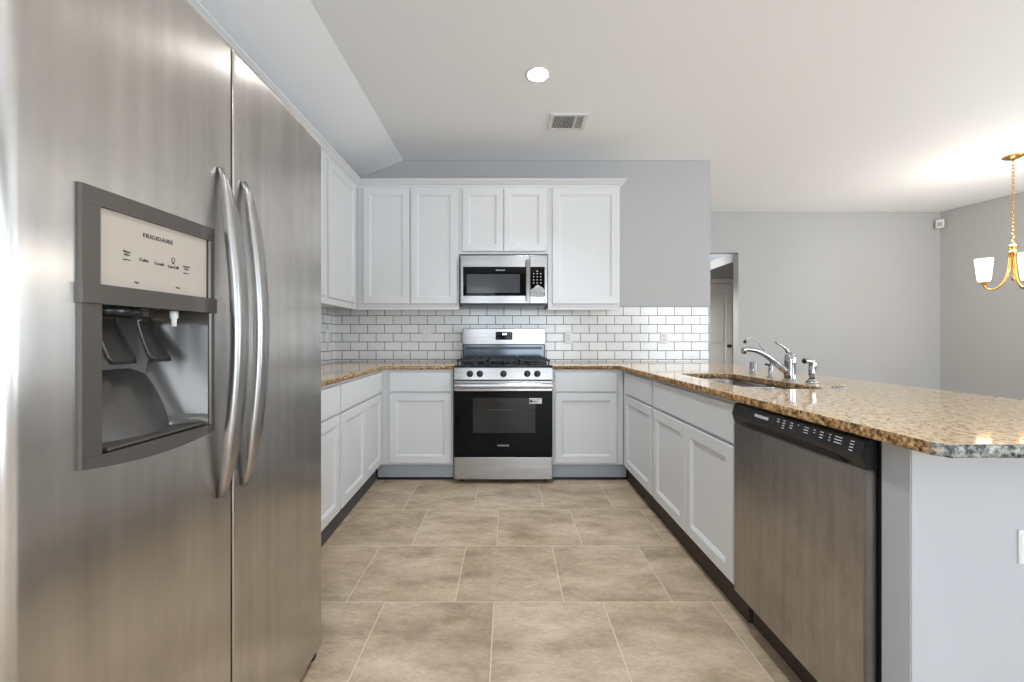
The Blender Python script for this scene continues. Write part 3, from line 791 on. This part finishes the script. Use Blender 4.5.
    for a, b in zip(rows, rows[1:]):
        for i in range(12):
            f = hp.faces.new((a[i], a[i + 1], b[i + 1], b[i])); f.smooth = True
    obj('splash_guard', hp, M_cav, ds)
    # drip tray
    obj('drip_tray', BX(FX - .055, fxs(.76) + .002, .655, .866, .9395, .9455, .002), M_grill, ds)
    # paddles
    def paddle(yc, wd):
        bm = bmesh.new(); rows = []
        for j in range(9):
            v = j / 8; z = 1.168 - .088 * v; x = FX - .046 + .036 * v ** 1.3
            w_ = wd * (.75 + .25 * v) * (1 if j < 8 else .86)
            rows.append([bm.verts.new((x + .006 * (1 - (2 * i / 6 - 1) ** 2), yc + w_ * (2 * i / 6 - 1), z)) for i in range(7)])
        for a, b in zip(rows, rows[1:]):
            for i in range(6):
                f = bm.faces.new((a[i], a[i + 1], b[i + 1], b[i])); f.smooth = True
        bmesh.ops.solidify(bm, geom=list(bm.faces), thickness=.006); return bm
    obj('paddle', paddle(.706, .029), M_cav, ds); obj('paddle', paddle(.783, .027), M_cav, ds)
    obj('ice_chute', lathe(bmesh.new(), [(.044, 0), (.048, -.010), (.040, -.016), (.034, -.014), (0, -.006)], 24, (FX - .045, .710, 1.179)), M_black, ds)
    obj('water_nozzle', lathe(bmesh.new(), [(0, 0), (.007, 0), (.007, -.012), (.0045, -.016), (.0045, -.030), (0, -.030)], 14, (FX + .0, .800, 1.179)), M_white, ds, label='white water nozzle')
make_fridge()

# ------------------------------------------------------------------ outlets
def outlet(name, label, loc, rotz, sockets=True, horiz=False):
    t = thing(name, label, 'outlet', loc, rotz, 'wall outlets')
    w_, h_ = (.0575, .0385) if horiz else (.0365, .0575)
    obj('cover_plate', rloft(bmesh.new(), [(-w_, w_, -h_, h_, -.0004), (-w_, w_, -h_, h_, -.003), (-w_ + .004, w_ - .004, -h_ + .004, h_ - .004, -.006)]), M_white, t)
    for s in (-1, 1):
        c_ = (s * .020, 0) if horiz else (0, s * .020)
        r = obj('socket', rloft(bmesh.new(), [(c_[0] - .015, c_[0] + .015, c_[1] - .0135, c_[1] + .0135, -.006), (c_[0] - .013, c_[0] + .013, c_[1] - .0115, c_[1] + .0115, -.008)]), M_white, t)
        sl = bmesh.new()
        for dx in (-.006, .006): box(sl, c_[0] + dx - .001, c_[0] + dx + .001, -.0083, -.0079, c_[1] - .002, c_[1] + .007)
        box(sl, c_[0] - .002, c_[0] + .002, -.0083, -.0079, c_[1] - .009, c_[1] - .005)
        obj('slot', sl, M_ink, r)
outlet('power_outlet', 'white outlet on the tile left of the range', (-.757, 3.76, 1.153), 0)
outlet('power_outlet', 'white outlet on the tile just right of the range', (.573, 3.76, 1.135), 0)
outlet('power_outlet', 'white outlet on the tile near the right end of the back wall', (1.470, 3.76, 1.130), 0)
outlet('power_outlet', 'white outlet on the left wall tile beside the refrigerator', (-1.620, 3.60, 1.150), PI / 2)
outlet('power_outlet', 'white horizontal outlet on the end wall of the peninsula', (1.216, .909, .652), 0, horiz=True)

# ------------------------------------------------------------------ ceiling fittings
def can(x, y, label, power):
    t = thing('recessed_light', label, 'ceiling light', (x, y, CZ), 0, 'recessed ceiling lights')
    obj('trim_ring', lathe(bmesh.new(), [(.062, -.001), (.064, -.006), (.080, -.004), (.084, -.0005)], 32), M_white, t)
    obj('lens', lathe(bmesh.new(), [(.0615, -.002), (.03, -.005), (0, -.006)], 32), M_lamp, t)
    area('downlight', (x, y, CZ - .012), (0, 0, 0), .12, .12, power, (.85, .94, 1), 'DISK', 1.75)
can(.194, 2.54, 'round recessed ceiling light in front of the vent', 5.5)
for x, y in ((.19, .7), (.19, -1.2), (4.8, -1.6)):  # extra unseen downlights added to lift floor and base cabinets
    can(x, y, 'unseen recessed ceiling light added to brighten the room', 5)
v = thing('ceiling_vent', 'white rectangular air vent in the ceiling beside the light', 'vent', (.464, 3.095, CZ))
bm = bmesh.new(); a_, b_ = .144, .118
for q in ((-a_, a_, -b_, -b_ + .028), (-a_, a_, b_ - .028, b_), (-a_, -a_ + .028, -b_ + .028, b_ - .028), (a_ - .028, a_, -b_ + .028, b_ - .028)):
    box(bm, *q, -.010, -.0005, .002)
obj('frame', bm, M_white, v)
obj('duct_opening', BX(-a_ + .028, a_ - .028, -b_ + .028, b_ - .028, -.002, -.0006), M_blackmat, v)
k = 0
for i in range(20):
    x = -.112 + i * .0118
    if abs(x - .052) < .006: obj('bar', BX(x - .006, x + .006, -b_ + .028, b_ - .028, -.009, -.003), M_white, v); continue
    s_ = -1 if x < -.03 else (1 if x > .05 else .5)
    bm = prism(bmesh.new(), [(x - .002 - s_ * .003, -.009), (x + .0002 - s_ * .003, -.009), (x + .002 + s_ * .002, -.003), (x + s_ * .002, -.003)], -b_ + .028, b_ - .028, axis='y')
    obj('slat', bm, M_white, v)
# motion sensor in the far corner
t = thing('motion_sensor', 'small white motion sensor high in the far corner', 'sensor', (5.660, 5.235, 2.630), -.75)
obj('housing', prism(bmesh.new(), [(-.035, 0), (.035, 0), (.042, .02), (.025, .055), (-.025, .055), (-.042, .02)], -.052, .052, .004), M_white, t)
obj('lens', BX(-.024, .024, -.003, .001, -.035, .02, .001), M_disp, t)

# ------------------------------------------------------------------ chandelier
def chandelier(p):
    t = thing('chandelier', 'brass chandelier with frosted glass shades hanging over the dining area', 'chandelier', p)
    D = CZ - p[2]
    obj('canopy', lathe(bmesh.new(), [(0, 0), (.070, 0), (.068, -.010), (.050, -.024), (.020, -.034), (.008, -.042), (0, -.043)], 28, (0, 0, D - .001)), M_brass, t)
    # chain of links
    bm = bmesh.new(); z = D - .048; i = 0; zend = .845 - .0
    ztop = 2.015 - p[2]
    while z > ztop:
        a = 0 if i % 2 else PI / 2; pts = []
        for k in range(13):
            q = 2 * PI * k / 12; pts.append((.0095 * math.cos(q) * math.cos(a), .0095 * math.cos(q) * math.sin(a), z - .019 + .020 * math.sin(q)))
        tube(bm, pts, .0026, 6, cap=False); z -= .033; i += 1
    obj('chain', bm, M_brass, t)
    c0 = z + .01
    obj('column', lathe(bmesh.new(), [(0, c0 + .012), (.006, c0 + .008), (.009, c0 - .008), (.008, c0 - .012), (.022, c0 - .022), (.028, c0 - .040), (.028, c0 - .050), (.020, c0 - .054), (.020, c0 - .075), (.032, c0 - .08), (.032, c0 - .087), (.020, c0 - .092), (.008, c0 - .10), (.007, c0 - .30), (.012, c0 - .32), (.008, c0 - .345), (0, c0 - .355)], 24), M_brass, t)
    zb = 1.595 - p[2]
    for k in range(3):
        a = math.radians(128.5) + k * 2 * PI / 3; ca, sa = math.cos(a), math.sin(a)
        rz = [(.018, c0 - .085), (.018, c0 - .22), (.020, zb - .01), (.10, zb - .035), (.170, zb - .03), (.172, zb + .045)]
        pts = [(r * ca, r * sa, zz) for r, zz in [(q.x, q.z) for q in bez([(r, 0, zz) for r, zz in rz], 22)]]
        ar = obj('arm', tube(bmesh.new(), pts, .0085, 10), M_brass, t)
        x, y = .172 * ca, .172 * sa
        obj('cup', lathe(bmesh.new(), [(0, zb + .038), (.012, zb + .040), (.028, zb + .062), (.030, zb + .070), (.018, zb + .072), (0, zb + .072)], 20, (x, y, 0)), M_brass, ar)
        sh = lathe(bmesh.new(), [(.030, zb + .073), (.040, zb + .077), (.044, zb + .10), (.052, zb + .19), (.060, zb + .275), (.062, zb + .288)], 28, (x, y, 0))
        bmesh.ops.solidify(sh, geom=list(sh.faces), thickness=.003)
        obj('shade', sh, M_shade, ar, smooth=True)
        obj('bulb', lathe(bmesh.new(), [(0, zb + .08), (.013, zb + .08), (.013, zb + .10), (.028, zb + .14), (.028, zb + .16), (.012, zb + .183), (0, zb + .187)], 16, (x, y, 0)), M_bulb, ar)
chandelier((4.648, 3.678, 1.55))
pl = bpy.data.lights.new('chandelier_glow', 'POINT'); pl.energy = 20; pl.shadow_soft_size = .12; pl.color = (1, .94, .86)
po = bpy.data.objects.new('chandelier_glow', pl); COL.objects.link(po); po.location = (4.648, 3.678, 2.0)
